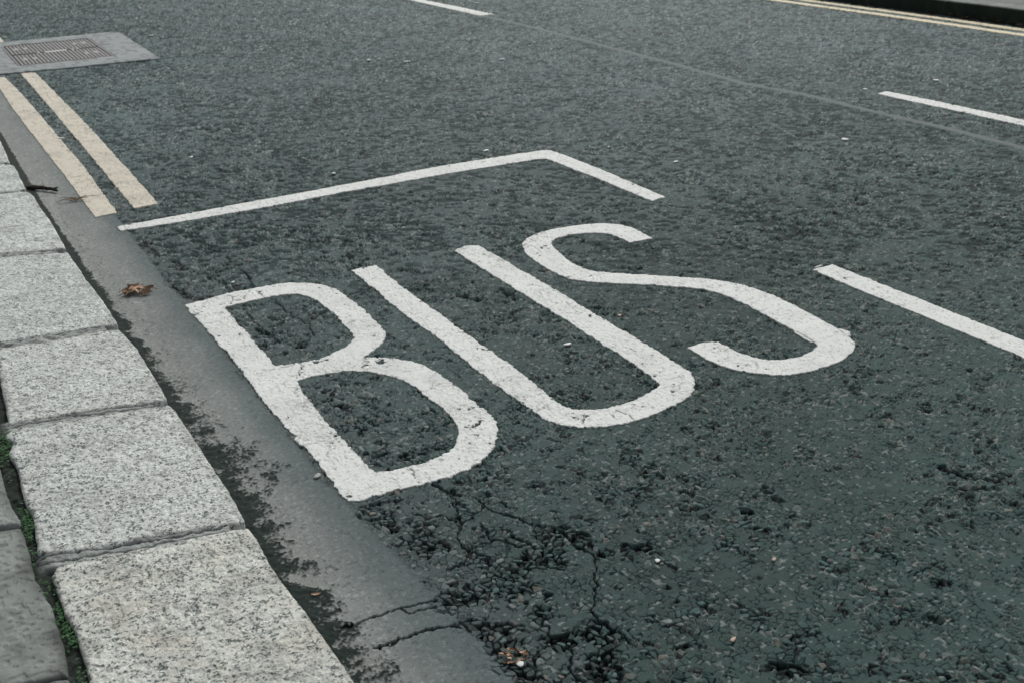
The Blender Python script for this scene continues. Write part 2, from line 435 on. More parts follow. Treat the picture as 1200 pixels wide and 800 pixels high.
    col = col*(1-cr[..., None])+np.array([.008, .013, .012])*cr[..., None]
    zt = zt+dm[..., 0]*(.0015+.0035*vnoise(x, y, .012, 114))
    # silt tide-mark: pale streaks
    far_dirt = sstep(8.14, 8.24, x)[..., None]*sstep(.35, .6, fbm(x, y, .15, 120, 3))[..., None]
    col = col*(1-far_dirt)+np.array([.05, .045, .038])*far_dirt
    return zt, np.clip(col, .004, .9), m, e, cr

ZA = np.zeros(LX.shape); CA = np.zeros(LX.shape+(3,)); MA = np.zeros(LX.shape)
for s in range(0, LX.shape[0], 150):
    sl = slice(s, s+150)
    z, c, m, e, cr = asphalt(LX[sl], LY[sl]); ZA[sl] = z; CA[sl] = c; MA[sl] = m
# detail fades where the lattice is far coarser than a chipping
fade = sstep(40, 16, np.hypot(LX, LY)); ZA = MA*fade+(ZA-MA)*fade

def paint_height(x, y):
    z, c, m, e, cr = asphalt(x, y)
    d = z-m
    return m+np.clip(d, -.003, .0045)*.42+.0033, e, cr

# ------------------------------------------------------------------ the road (one sheet to the horizon)
road_q = None
me_idx = np.arange(LX.size).reshape(LX.shape)
q = np.stack([me_idx[:-1, :-1], me_idx[:-1, 1:], me_idx[1:, 1:], me_idx[1:, :-1]], -1).reshape(-1, 4)
V = np.stack([LX, LY, ZA], -1).reshape(-1, 3)
me = build_mesh('road', V, q, [list(range(LX.shape[1]-1, -1, -1))][:0], CA.reshape(-1, 3))
road = link('road', me, M_road); tag(road, 'worn dark asphalt road with smooth grey gutter channel', kind='structure')
del V, q

# ------------------------------------------------------------------ painted markings
WHITE = np.array([.665, .685, .655]); CREAM = np.array([.575, .54, .445])
wear_spots = [(G(a, b), r, s) for a, b, r, s in (
    (556, 502, .035, .16), (546, 516, .018, .16), (560, 488, .05, .11), (533, 483, .04, .10), (450, 423, .045, .09), (425, 427, .05, .09),
    (348, 440, .03, .12), (385, 515, .05, .08), (345, 515, .03, .09), (400, 580, .05, .10), (228, 372, .03, .11), (405, 375, .03, .08),
    (493, 354, .012, .18), (504, 372, .012, .15), (692, 372, .010, .18), (566, 410, .014, .14), (740, 495, .04, .06), (640, 465, .03, .07),
    (500, 500, .06, .05), (365, 425, .04, .08), (115, 244, .012, .18), (515, 400, .03, .10))]
def marking(name, label, cat, outer, holes=(), colour=WHITE, group=None, rough=.010, dirtiness=.12, seed=0):
    bs = block(outer); X = LX[bs]; Y = LY[bs]
    S = poly_sdf(X, Y, outer)
    for h in holes: S = np.minimum(S, -poly_sdf(X, Y, h))
    keep = S > -.03
    z, e, cr = paint_height(X, Y)
    S = S+(fbm(X, Y, .018, 200+seed, 3, .65)-.5)*rough*1.7+(fbm(X, Y, .12, 210+seed, 2)-.5)*rough*.7 - e*.0018
    w = np.full(X.shape, .0)
    for (cx, cy), r, s in wear_spots:
        w = w+s*np.exp(-((X-cx)**2+(Y-cy)**2)/(r*r))
    wn = .6*fbm(X, Y, .014, 220, 3, .6)+.4*vnoise(X, Y, .03, 221)+w+.035*e
    hole = (.800-wn)*.05
    S = np.minimum(S, hole)
    pc = np.full(X.shape, 1.)
    Xj = X+(vnoise(X, Y, .012, 230)-.5)*.008; Yj = Y+(vnoise(X, Y, .012, 231)-.5)*.008
    for P in paint_cracks:
        if P[:, 0].max() > X.min() and P[:, 0].min() < X.max() and P[:, 1].max() > Y.min() and P[:, 1].min() < Y.max():
            pc = np.minimum(pc, seg_dist(Xj, Yj, list(map(tuple, P))))
    ck = sstep(.0030, .0008, pc)*(vnoise(X, Y, .03, 232) > .22)
    q1, q2, *_ = worley(X+(vnoise(X, Y, .03, 240)-.5)*.04, Y+(vnoise(X, Y, .03, 241)-.5)*.04, .085, 242)
    fine = sstep(.05, .015, q2-q1)*sstep(.50, .62, fbm(X, Y, .22, 243, 2))*.40
    z = z-ck*.003
    v = 1+.10*(fbm(X, Y, .05, 250, 3)-.5)-dirtiness*sstep(.45, .75, fbm(X, Y, .10, 251, 4, .6))
    edge_d = sstep(.006, 0, S)*.16
    v = v*(1-edge_d)*(1-fine)
    sp = sstep(.80, .86, vnoise(X, Y, .008, 252))*.22+sstep(.885, .93, vnoise(X, Y, .0065, 253)+.25*w)*.45
    v = v*(1-sp)
    col = colour*v[..., None]
    col = col*(1-ck[..., None]*.75)
    S = np.where(keep, S, -1)
    o = clip_mesh(name, X, Y, S, z, col, M_paint, skirt=lambda p: p[2]-.010)
    tag(o, label, cat, group)
    return o
WORD = 'white letters painted on the road'
B_out = smooth_poly([(217.3, 358.6), (252, 348.8), (293.2, 339.5), (330, 333.4), (349, 332.4), (373.3, 334.1), (390.7, 338.4), (408, 349.3), (425.3, 363.3), (438.4, 375.3), (449.2, 386.1), (452.7, 392), (450.3, 399.1), (440.5, 408.8), (426.2, 419.0), (450, 420), (475, 423), (497.5, 429.5), (517.5, 440), (540, 457.5), (560, 473.8), (575, 486.2), (583, 498.5), (583, 512.5), (577.5, 527.5), (560, 543.8), (535, 556.2), (510, 564.2), (480, 571.2), (452.5, 578.5), (435, 583.8), (420, 588), (408, 587.5), (399, 578.8), (388, 563), (374, 545), (357, 524), (347, 519), (344, 514), (339, 506), (299.7, 458.7), (275.8, 426.2), (249.8, 395.8), (232.5, 375.3), (225, 369.4)], (0, 14, 31, 32, 36, 38, 44))
B_h1 = smooth_poly([(262.8, 361.2), (297.5, 353.2), (321.3, 347.7), (338.7, 345.6), (352.8, 346.4), (369, 352.5), (386.3, 364.4), (403.7, 380.7), (412.8, 392), (413, 398.5), (405.8, 405.6), (392.8, 413.2), (373.3, 421.4), (351.7, 425.5), (322.4, 429.9), (286.7, 388.3)], (0, 14))
B_h2 = smooth_poly([(349.5, 446.5), (372.5, 440), (400, 435.8), (425, 435.5), (452.5, 439.5), (480, 450), (502.5, 466.2), (525, 485), (536.2, 497.5), (537.5, 510), (532.5, 522.5), (515, 535), (490, 545), (465, 550.5), (440, 554.8), (422.5, 536.2), (402.5, 513.8), (377.5, 487.5), (360, 466)], (0, 14))
marking('painted_letter', 'white letter B painted on the asphalt, the one nearest the kerb', 'letter', GP(B_out), (GP(B_h1), GP(B_h2)), WHITE, WORD, .009, .10, 1)
U_out = smooth_poly([(411, 318), (424, 314.3), (441, 311.8), (466, 332), (500, 357), (530, 378), (570, 408), (612, 437.5), (631, 452), (648, 466), (660, 475), (674, 479.6), (694, 480.4), (714, 478), (740, 470), (760, 460), (770.5, 453.3), (771.5, 449), (764, 442), (740, 425), (700, 400), (670, 380), (640, 361), (612, 344), (564, 315), (531.5, 294.8), (541, 291), (551, 288.9), (560, 289), (580, 300), (640, 333.5), (716, 380), (744, 396), (780, 418), (804, 433), (813, 442), (815, 449), (812, 459), (802, 468), (780, 480), (756, 490), (730, 497), (700, 500.6), (670, 500), (648, 495.6), (630, 486), (600, 464.5), (566, 440), (540, 418.5), (512, 396), (480, 373), (456, 355), (436, 337)], (0, 2, 25, 28))
marking('painted_letter', 'white letter U painted on the asphalt between the B and the S', 'letter', GP(U_out), (), WHITE, WORD, .008, .08, 2)
S_out = smooth_poly([(764.4, 281), (748, 272), (736, 267), (720, 264), (700, 263.4), (680, 265), (650, 269.4), (630, 274.4), (617, 281), (612, 288), (614, 295), (622, 303), (640, 315), (664, 327), (680, 330), (710, 332.6), (760, 335.2), (790, 337), (820, 340), (846, 346), (870, 356), (890, 367), (914, 379), (932, 389), (950, 400), (956.8, 405), (954, 410), (944, 416), (928, 420.6), (906, 422.4), (886, 420), (866, 414), (850, 406), (842, 401), (826, 402.6), (805.5, 408.4), (816, 415), (836, 426), (856, 433), (880, 437.6), (914, 440.4), (942, 437), (966, 431), (986, 423), (999, 413), (1002, 405), (997, 397), (980, 386), (950, 369), (920, 353), (890, 341), (866, 334), (830, 328), (790, 325.3), (760, 323.6), (720, 321), (694, 319), (680, 314), (666, 306), (652, 294), (646, 287), (650, 281), (666, 277), (686, 274.6), (708, 274.8), (718, 277), (728, 281), (738, 285.6)], (0, 33, 35, 67))
marking('painted_letter', 'white letter S painted on the asphalt, farthest of the word from the kerb', 'letter', GP(S_out), (), WHITE, WORD, .006, .07, 3)
marking('paint_sliver', 'thin white sliver of older paint showing inside the lower bend of the S', 'paint', GP([(930, 389.5), (934, 388.5), (944, 393.5), (953, 399), (957, 402.5), (950, 402), (941, 397)]), (), WHITE, None, .002, .05, 4)
marking('paint_sliver', 'small white corner of older paint outside the lower bend of the S', 'paint', GP([(981, 386), (988, 387), (996, 390), (997.5, 396.5), (990, 391.5)]), (), WHITE, None, .002, .05, 5)
marking('bay_line', 'white line closing the bus bay, running out from the gutter to a corner', 'road line', GP([(137.5, 266.5), (230, 249.5), (320, 232.6), (400, 217.6), (520, 195), (625, 178.6), (636, 177), (645, 177.2), (662.5, 183), (720, 206), (779, 231.6), (764, 236.4), (700, 210), (640, 187), (628.7, 188), (520, 205.5), (400, 226.2), (320, 242.4), (230, 258), (141, 272)]), (), WHITE, None, .006, .08, 6)
sx0, sx1 = 2.876, 2.984
a_, b_ = G(951, 317), G(976, 310.5)
marking('bay_line', 'wide white dash running down the right side of the bus bay', 'road line', np.array([a_, b_, (sx1, 2.45), (sx1+.004, .9), (sx0+.004, .9), (sx0, 2.45)]), (), WHITE, None, .005, .05, 7)
marking('paint_sliver', 'broken white fleck of old paint at the tip of the wide side dash', 'paint', GP([(953, 313.8), (962, 310.8), (964, 311.6), (956, 314.6)]), (), WHITE, None, .002, .05, 8)
marking('centre_line_dash', 'white centre line dash in the right of the photo, beyond the long seam', 'road line', np.array([G(1028, 110.5), G(1038, 107.6), (5.505, 4.9), (5.50, 3.0), (5.50, 1.2), (5.40, 1.2), (5.395, 3.0), (5.385, 4.9)]), (), WHITE, 'white centre line dashes', .006, .05, 9)
marking('centre_line_dash', 'white centre line dash cut by the top edge of the photo', 'road line', np.array([G(562, 19), G(581, 17.6), (5.23, 11.6), (5.22, 15.0), (5.11, 15.0), (5.10, 11.6)]), (), WHITE, 'white centre line dashes', .006, .05, 10)
YL = 'double yellow lines beside the near gutter'
y1 = GP([(111.7, 255.7), (100, 239.5), (72, 202), (36.7, 156.7), (12, 124)]); y1r = GP([(25, 110), (56.7, 146.7), (100, 198), (120, 226), (137.3, 250)])
marking('yellow_line', 'faded cream yellow line on the near gutter, the one closer to the kerb', 'road line', np.vstack([y1, [(.655, 9.60), (.735, 9.62)], y1r]), (), CREAM, YL, .006, .16, 11)
y2 = GP([(157, 245), (87, 160), (24, 86.7)]); y2r = GP([(41.7, 85.7), (108, 153), (186, 239.5)])
marking('yellow_line', 'faded cream yellow line by the near gutter, the one farther from the kerb', 'road line', np.vstack([y2, y2r]), (), CREAM, YL, .008, .14, 12)
marking('yellow_line', 'short cream yellow stub in the top left corner beyond the drain cover', 'road line', np.array([(.865, 11.64), (.86, 15), (.95, 15.3), (.95, 11.64)]), (), CREAM, None, .006, .1, 13)
def far_line(x0, x1, label, s):
    ys = [.5, 3, 6.1, 9.1, 12, 16]; off = [0.0, 0, 0, .0, .0, 0]
    P = [(x0+o, y) for y, o in zip(ys, off)]+[(x1+o, y) for y, o in list(zip(ys, off))[::-1]]
    marking('yellow_line', label, 'road line', np.array(P), (), CREAM*np.array([1.15, 1.10, .95]), 'double yellow lines beside the far kerb', .008, .06, s)
far_line(7.872, 7.984, 'thin cream yellow line across the road, farther from the dark kerb', 14)
far_line(8.075, 8.182, 'thin cream yellow line right under the dark far kerb', 15)

# ------------------------------------------------------------------ kerb stones, flags, bedding
KZ = .10
KERB = 'pale granite kerb stones along the near gutter'
def stone(name, label, cat, pts, mat, corner_r=.012, top=KZ, round_=.009, group=None, seed=0, noise_amp=.004, tintf=None, foot=-.03):
    P = np.array(pts); bs = block(P); X = LX[bs]; Y = LY[bs]
    S = poly_sdf(X, Y, P)
    keep = S > -.03
    S = S-corner_r*0+(fbm(X, Y, .03, 300+seed, 3, .6)-.5)*noise_amp+(fbm(X, Y, .2, 310+seed, 2)-.5)*noise_amp
    t = np.clip(S/round_, 0, 1)
    z = top-round_*.75*(1-np.sqrt(1-(1-t)**2))+(fbm(X, Y, .05, 320, 3)-.5)*.0022+(fbm(X, Y, .4, 321+seed, 2)-.5)*.005
    z = z-.0020*sstep(.56, .7, vnoise(X, Y, .011, 322))
    v = (1+.22*(fbm(X, Y, .22, 330+seed, 3)-.5))*(1+.10*(vnoise(np.array([seed*7.3]), np.array([.5]), 1., 9)[0]-.5))
    v = v*(1-.20*sstep(.56, .68, fbm(X, Y, .07, 335+seed, 4, .65)))*(1-.18*sstep(.60, .72, fbm(X, Y, .022, 336+seed, 3, .6)))
    v = v*(1-.35*sstep(.022, .0, S)*sstep(.3, .6, vnoise(X, Y, .05, 331)))
    col = np.ones(X.shape+(3,))*v[..., None]
    if tintf is not None: col = tintf(X, Y, S, col)
    S = np.where(keep, S, -1)
    o = clip_mesh(name, X, Y, S, z, col, mat, skirt=foot)
    tag(o, label, cat, group); return o
def K(pts): return [G(a, b, KZ) for a, b in pts]
g_pale = granite('granite_pale', (.57, .61, .58), (.15, .175, .165), (.50, .535, .505), .575, 0)
g_mid = granite('granite_speckled', (.585, .62, .585), (.11, .135, .125), (.52, .54, .50), .545, 5)
g_warm = granite('granite_warm', (.585, .605, .55), (.085, .11, .10), (.52, .50, .43), .53, 11)
# right edge = arris over the gutter, left edge = back of the stone
stone('kerb_stone', 'speckled warm grey granite kerb stone nearest the camera, with a brownish side', 'kerb stone',
      K([(291, 617.5), (300, 630), (318, 662), (339, 692), (358.5, 714.5), (418, 800), (470, 872)])+K([(150, 905)])+K([(105, 800), (100, 775), (93, 752), (88, 738), (75, 716), (66, 690), (60, 674), (65, 664), (80, 658), (140, 646), (220, 630), (270, 620)]), g_warm, group=KERB, seed=6)
stone('kerb_stone', 'pale speckled granite kerb stone beside the largest dark soil patch in the gutter', 'kerb stone',
      K([(198, 473.5), (206, 480), (235, 525), (270, 578), (286, 608), (282, 612), (230, 620), (160, 633), (100, 645), (55, 648), (43.5, 647), (39, 605), (31, 590), (27, 577), (20, 545), (10, 529), (16, 517), (6, 509), (14, 501), (60, 494.5), (110, 487), (160, 478)]), g_mid, group=KERB, seed=5)
def Kw(*p): return list(p)
stone('kerb_stone', 'granite kerb stone beside the stem of the letter B, its front corner slightly cut', 'kerb stone',
      K([(139, 385), (160, 407), (175, 432), (195, 466), (180, 470), (110, 480), (60, 488), (10, 496)])+[(.068, 3.12), (.085, 3.66)]+K([(4, 408), (40, 402), (70, 397.5), (100, 391)]), g_mid, group=KERB, seed=4)
stone('kerb_stone', 'granite kerb stone across the gutter from the clump of dry leaves', 'kerb stone',
      K([(79, 295), (100, 325), (120, 351), (137, 377), (132, 380.5), (90, 386), (50, 393), (5, 400)])+[(.085, 3.75), (.10, 4.62)]+K([(0, 301), (30, 298)]), g_pale, group=KERB, seed=3)
stone('kerb_stone', 'light granite kerb stone just below the dark twig, its edge broken in the middle', 'kerb stone',
      K([(32, 224), (40, 230), (47, 242.5), (60, 260), (77, 289.5), (60, 293), (0, 297)])+[(.11, 4.72), (.12, 5.62)]+K([(0, 227)]), g_pale, group=KERB, seed=2)
stone('kerb_stone', 'small visible end of a kerb stone above the dark twig', 'kerb stone',
      K([(13, 192.5), (17, 194), (22, 204), (30, 221)])+[(.40, 5.66), (.12, 5.66), (.12, 6.28), (.38, 6.25)], g_pale, group=KERB, seed=1)
stone('kerb_stone', 'sliver of kerb stone at the left edge of the photo, top of the visible kerb', 'kerb stone',
      K([(1, 166), (6, 177), (11, 190)])+[(.36, 6.31), (.12, 6.33), (.12, 7.2), (.42, 7.2)], g_pale, group=KERB, seed=8)

# mortar, soil and base under the near pavement
bs = (slice(0, int(np.searchsorted(rad, 14))), slice(None))
X = LX[bs]; Y = LY[bs]
fx = .395+.055*sstep(6.2, 1.6, Y)
S = np.minimum(fx-X, X+4.0); S = np.minimum(S, np.minimum(12-Y, Y+3))
joint = np.full(X.shape, 9.)
for P in ([(140, 383), (0, 404)], [(196, 470), (40, 492), (0, 499)], [(289, 614), (160, 638), (48, 654)], [(78, 292), (-60, 303)], [(31, 222), (-60, 228)], [(12, 191), (-50, 192)]):
    joint = np.minimum(joint, seg_dist(X, Y, K(P)))
mort = sstep(.045, .03, joint)*sstep(.03, .075, X)
gaps = fbm(X, Y, .018, 400, 3)
z = .077+.011*gaps+mort*(.0125+.004*vnoise(X, Y, .02, 401))
crk = sstep(.0045, .001, np.abs(joint-.010-(vnoise(X, Y, .06, 402)-.5)*.012))
z = z-crk*mort*.006
col = np.array([.028, .036, .030])*(.5+gaps)[..., None]
mc = np.array([.30, .32, .305])*(.75+.5*fbm(X, Y, .02, 403, 3))[..., None]*(1-.7*crk)[..., None]
col = col*(1-mort[..., None])+mc*mort[..., None]
bed = clip_mesh('pavement', X, Y, S, z, col, M_bed, skirt=-.03, origin=False)
tag(bed, 'mortar and soil bed between the kerb stones and the paving flags', kind='structure')

FL = 'grey concrete paving flags behind the kerb'
def slabtint(base):
    def f(X, Y, S, c):
        d = 1-.45*sstep(.05, 0, S)*fbm(X, Y, .04, 410, 3)-.25*sstep(.45, .7, fbm(X, Y, .12, 411, 4, .6))
        return c*np.array(base)*d[..., None]
    return f
stone('paving_flag', 'grey paving flag level with the second nearest kerb stone, mossy along its edge', 'paving flag',
      K([(22.5, 608), (21, 611), (0, 614)])+[(-.62, 2.60), (-.62, 3.35), (-.02, 3.32)]+[(.0, 3.0)]+K([(0, 549), (7.5, 577), (14, 592)]), M_slab, round_=.008, group=FL, seed=21, tintf=slabtint((.30, .33, .31)), top=.098)
stone('paving_flag', 'large darker grey paving flag beside the nearest kerb stone', 'paving flag',
      K([(24, 615), (33, 644), (40, 674), (50, 690), (60, 710), (73.5, 755), (78, 787), (60, 790), (33, 796), (0, 803)])+[(-.62, 1.93), (-.62, 2.56)]+K([(0, 619)]), M_slab, round_=.010, group=FL, seed=22, tintf=slabtint((.24, .265, .248)), top=.097)
stone('paving_flag', 'corner of a grey paving flag in the bottom left of the photo', 'paving flag',
      K([(80, 793), (60, 795.5), (33, 801), (0, 808)])+[(-.62, 1.90), (-.62, 1.25), (.045, 1.25), (.05, 1.6)], M_slab, round_=.008, group=FL, seed=23, tintf=slabtint((.28, .30, .285)), top=.098)

# ------------------------------------------------------------------ far kerb and pavement
def strip_mesh(name, x0, x1, y0, y1, z, nx, ny, colf, mat, rounded=None):
    xs = np.linspace(x0, x1, nx); ys = np.linspace(y0, y1, ny)
    X, Y = np.meshgrid(xs, ys, indexing='ij')
    S = np.minimum(np.minimum(X-x0, x1-X), np.minimum(Y-y0, y1-Y))+1e-4
    Z = np.full(X.shape, z)+(fbm(X, Y, .3, 500, 2)-.5)*.004
    if rounded: 
        t = np.clip((X-x0)/rounded, 0, 1); Z = Z-rounded*(1-np.sqrt(1-(1-t)**2))
        t = np.clip(np.minimum(Y-y0, y1-Y)/.008, 0, 1); Z = Z-.006*(1-t)
    # shell: extend sides down
    Xp = np.pad(X, 1, mode='edge'); Yp = np.pad(Y, 1, mode='edge'); Zp = np.pad(Z, 1, constant_values=-.05)
    i = np.arange(Xp.size).reshape(Xp.shape)
    q = np.stack([i[:-1, :-1], i[1:, :-1], i[1:, 1:], i[:-1, 1:]], -1).reshape(-1, 4)
    c = colf(Xp, Yp, Zp).reshape(-1, 3)
    V = np.stack([Xp, Yp, Zp], -1).reshape(-1, 3)
    org = (V[:, 0].mean(), V[:, 1].mean(), 0)
    me = build_mesh(name, V, q, [], c, True, org); o = link(name, me, mat); o.location = org
    return o
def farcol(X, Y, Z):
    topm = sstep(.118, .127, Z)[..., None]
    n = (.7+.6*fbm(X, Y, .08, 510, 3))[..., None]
    return (np.array([.22, .24, .225])*topm+np.array([.017, .026, .021])*(1-topm))*n  # pale top; shade and dirt painted dark on the road face
M_far = tint_mat('shade_tinted_kerb_stone', .9, .1, .2, 90, .002, .2)
ylist = [4.6+.914*i for i in range(10)]
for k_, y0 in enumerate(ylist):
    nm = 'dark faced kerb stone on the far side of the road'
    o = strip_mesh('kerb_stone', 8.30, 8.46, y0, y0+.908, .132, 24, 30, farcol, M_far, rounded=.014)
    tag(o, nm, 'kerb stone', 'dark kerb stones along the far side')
def pavcol(X, Y, Z):
    jx = np.minimum(np.mod(X-8.46, .6), .6-np.mod(X-8.46, .6)); jy = np.minimum(np.mod(Y, .75), .75-np.mod(Y, .75))
    j = sstep(.016, .004, np.minimum(jx, jy))
    n = (.75+.5*fbm(X, Y, .12, 520, 4))
    return np.array([.145, .155, .148])*(n*(1-.5*j))[..., None]
o = strip_mesh('far_pavement', 8.463, 11.5, 3, 20, .129, 200, 500, pavcol, M_conc)
tag(o, 'grey paved footway beyond the far kerb', kind='structure')

# ------------------------------------------------------------------ drain cover
root = bpy.data.objects.new('drain_cover', None); COL.objects.link(root); root.location = (1.27, 10.67, 0)
tag(root, 'ribbed iron drain cover set in a pale concrete surround beside the double yellow lines', 'drain cover')
def child(o, parent):
    o.parent = parent; o.location = (o.location[0]-parent.location[0], o.location[1]-parent.location[1], o.location[2]-parent.location[2]); return o
sur = np.array([(.70, 9.74), (1.30, 9.71), (1.93, 9.665), (1.945, 10.6), (1.955, 11.50), (1.90, 11.57), (1.3, 11.58), (.70, 11.585)])
cut = np.array([(.885, 10.05), (1.645, 10.05), (1.645, 11.30), (.885, 11.30)])
bs = block(sur); X = LX[bs]; Y = LY[bs]
S = poly_sdf(X, Y, sur)+(fbm(X, Y, .05, 600, 3)-.5)*.03
S = np.minimum(S, -poly_sdf(X, Y, cut))
z = macro(X, Y)+.0075+(fbm(X, Y, .05, 601, 3)-.5)*.001
v = 1+.16*(fbm(X, Y, .2, 602, 3)-.5)-.35*sstep(.66, .74, vnoise(X, Y, .04, 603))-.2*sstep(.02, 0, S)
o = clip_mesh('surround', X, Y, S, z, np.array([.265, .292, .29])*v[..., None], M_conc, skirt=lambda p: p[2]-.013)
child(o, root)
M_iron = plain('worn_iron', (.105, .10, .098), .55, .3, 60, .5, .3)
M_irond = plain('dark_iron', (.05, .052, .05), .8, .3, 60, .3)
M_ironl = plain('polished_iron', (.34, .34, .33), .5, .2, 60, .5, .2)
def boxes(name, L, mat, parent, bev=.0015):
    V = []; Q = []
    for (x0, x1, y0, y1, z0, z1) in L:
        b = len(V)
        e = min(bev, (x1-x0)*.3)
        V += [(x0, y0, z0), (x1, y0, z0), (x1, y1, z0), (x0, y1, z0), (x0+e, y0+e, z1), (x1-e, y0+e, z1), (x1-e, y1-e, z1), (x0+e, y1-e, z1)]
        for f in ((4, 5, 6, 7), (0, 1, 5, 4), (1, 2, 6, 5), (2, 3, 7, 6), (3, 0, 4, 7)): Q.append([b+i for i in f])
    org = parent.location if parent else (0, 0, 0)
    me = build_mesh(name, np.array(V), Q, [], None, False, (org[0], org[1], org[2]))
    return link(name, me, mat, parent)
gx0, gx1, gy0, gy1 = .887, 1.643, 10.052, 11.298
fr = .022
zb = float(macro(np.array([1.27]), np.array([10.67]))[0])
boxes('frame', [(gx0, gx1, gy0, gy0+fr, -.02, zb+.0085), (gx0, gx1, gy1-fr, gy1, -.02, zb+.0085), (gx0, gx0+fr, gy0+fr, gy1-fr, -.02, zb+.0085), (gx1-fr, gx1, gy0+fr, gy1-fr, -.02, zb+.0085)], M_iron, root)
ix0, ix1, iy0, iy1 = gx0+fr+.004, gx1-fr-.004, gy0+fr+.004, gy1-fr-.004
cover = boxes('cover', [(ix0, ix1, iy0, iy1, -.02, zb+.0035)], M_irond, root)
bars = []; nb = 24; pitch = (ix1-ix0)/nb
mid = (iy0+iy1)/2
for i in range(nb):
    x = ix0+pitch*(i+.18)
    for (a, b) in ((iy0+.01, mid-.035), (mid+.035, iy1-.01)):
        bars.append((x, x+pitch*.64, a, b, zb+.003, zb+.0082))
def sub(o, par):
    o.parent = par; o.location = (-par.location[0], -par.location[1], -par.location[2]) if False else (0, 0, 0); return o
M_bar = plain('iron_rib', (.165, .166, .162), .5, .3, 50, .5, .3)
b_ = boxes('rib', bars, M_bar, root); b_.parent = cover
U = lambda u, v, du, dv: (ix0+(ix1-ix0)*(u-du), ix0+(ix1-ix0)*(u+du), iy0+(iy1-iy0)*(v-dv), iy0+(iy1-iy0)*(v+dv), zb+.0082, zb+.0096)
pads = [U(u, v, .026, .055) for u in (.10, .20) for v in (.25, .78)]+[U(u, v, .026, .055) for u in (.80, .90) for v in (.25, .78)]+[U(.70, .5, .018, .04), U(.76, .52, .018, .04), U(.30, .5, .02, .03)]
M_pad = plain('worn_pad', (.27, .27, .26), .6, .2, 60, .4, .1)
for pd in pads:
    p_ = boxes('lifting_pad', [pd], M_pad, root); p_.parent = cover
l_ = boxes('label_bar', [U(.50, .5, .13, .035)], M_ironl, root); l_.parent = cover

# ------------------------------------------------------------------ small things
def tube(pts, rads, n=7):
    V = []; Q = []; pts = [np.array(p, float) for p in pts]
    for i, (p, r) in enumerate(zip(pts, rads)):
        t = pts[min(i+1, len(pts)-1)]-pts[max(i-1, 0)]; t /= np.linalg.norm(t)+1e-9
        a = np.cross(t, (0, 0, 1.)); a = a/(np.linalg.norm(a)+1e-9); b = np.cross(a, t)
        for k in range(n):
            w = 2*math.pi*k/n; V.append(p+r*(1+.15*math.sin(3*w+i))*(math.cos(w)*a+math.sin(w)*b))
    for i in range(len(pts)-1):
        for k in range(n):
            Q.append((i*n+k, i*n+(k+1) % n, (i+1)*n+(k+1) % n, (i+1)*n+k))
    return V, Q, [list(range(n))[::-1], [(len(pts)-1)*n+k for k in range(n)]]
def join(parts):
    V = []; Q = []; P = []
    for v, q, p in parts:
        b = len(V); V += list(v); Q += [[b+i for i in f] for f in q]; P += [[b+i for i in f] for f in p]
    return V, Q, P
def thing(name, parts, mat, loc, label=None, cat=None, group=None, parent=None, smooth=True):
    V, Q, P = join(parts)
    me = build_mesh(name, np.array(V), Q, P, None, smooth); o = link(name, me, mat, parent)
    o.location = loc if parent is None else (0, 0, 0)
    if label: tag(o, label, cat, group)
    return o
M_twig = plain('dead_bark', (.028, .024, .020), .9, .4, 200)
M_dry = plain('dry_stalk', (.28, .20, .13), .9, .4, 200)
M_leaf = plain('dead_leaf', (.46, .30, .20), .8, .35, 90)
M_leafd = plain('dark_dead_leaf', (.22, .14, .09), .85, .35, 90)
def wob(p0, p1, n, a, arch=0):
    p0 = np.array(p0); p1 = np.array(p1); out = []
    for i in range(n):
        t = i/(n-1); q = p0+(p1-p0)*t
        q = q+np.array([RNG.uniform(-a, a), RNG.uniform(-a, a), arch*math.sin(math.pi*t)]); out.append(q)
    return out
tx, ty = G(33, 222); ex, ey = G(69, 226)
L = np.array([ex-tx, ey-ty, 0])
main = tube(wob((0, 0, .004), L+[0, 0, .006], 9, .006, .004), [.010, .010, .012, .010, .010, .009, .009, .008, .005])
nub = tube([L*.86+[0, 0, .01], L*.93+[.012, .012, .016]], [.007, .003])
tw = thing('twig', [main, nub], M_twig, (tx, ty, .006), 'short dark twig lying in the gutter against the kerb', 'twig')
thing('side_shoot', [tube(wob(L*.55+[0, 0, .008], L*.40+[.03, .11, .02], 6, .006), [.003, .003, .002, .002, .0015, .001], 5), tube(wob(L*.3+[0, 0, .008], L*.15+[-.01, .07, .02], 5, .005), [.002]*5, 5)], M_dry, (0, 0, 0), parent=tw)
def sprig(c, size, n, label, mat=M_dry, th=.0022):
    parts = []
    for i in range(n):
        a = RNG.uniform(-.5, .5)+(math.pi if i % 2 else 0); l = size*RNG.uniform(.4, 1)
        p = (RNG.uniform(-.02, .02), RNG.uniform(-.02, .02), .003)
        parts.append(tube(wob(p, (p[0]+l*math.cos(a), p[1]+l*math.sin(a), RNG.uniform(.004, .02)), 6, size*.04, .006), [th*(1-.12*k) for k in range(6)], 5))
    return thing('dry_sprig', parts, mat, (c[0], c[1], .004), label, 'dry sprig')
sprig(G(88, 236), .10, 12, 'wispy brown dry sprig lying in the gutter by the end of the inner yellow line')
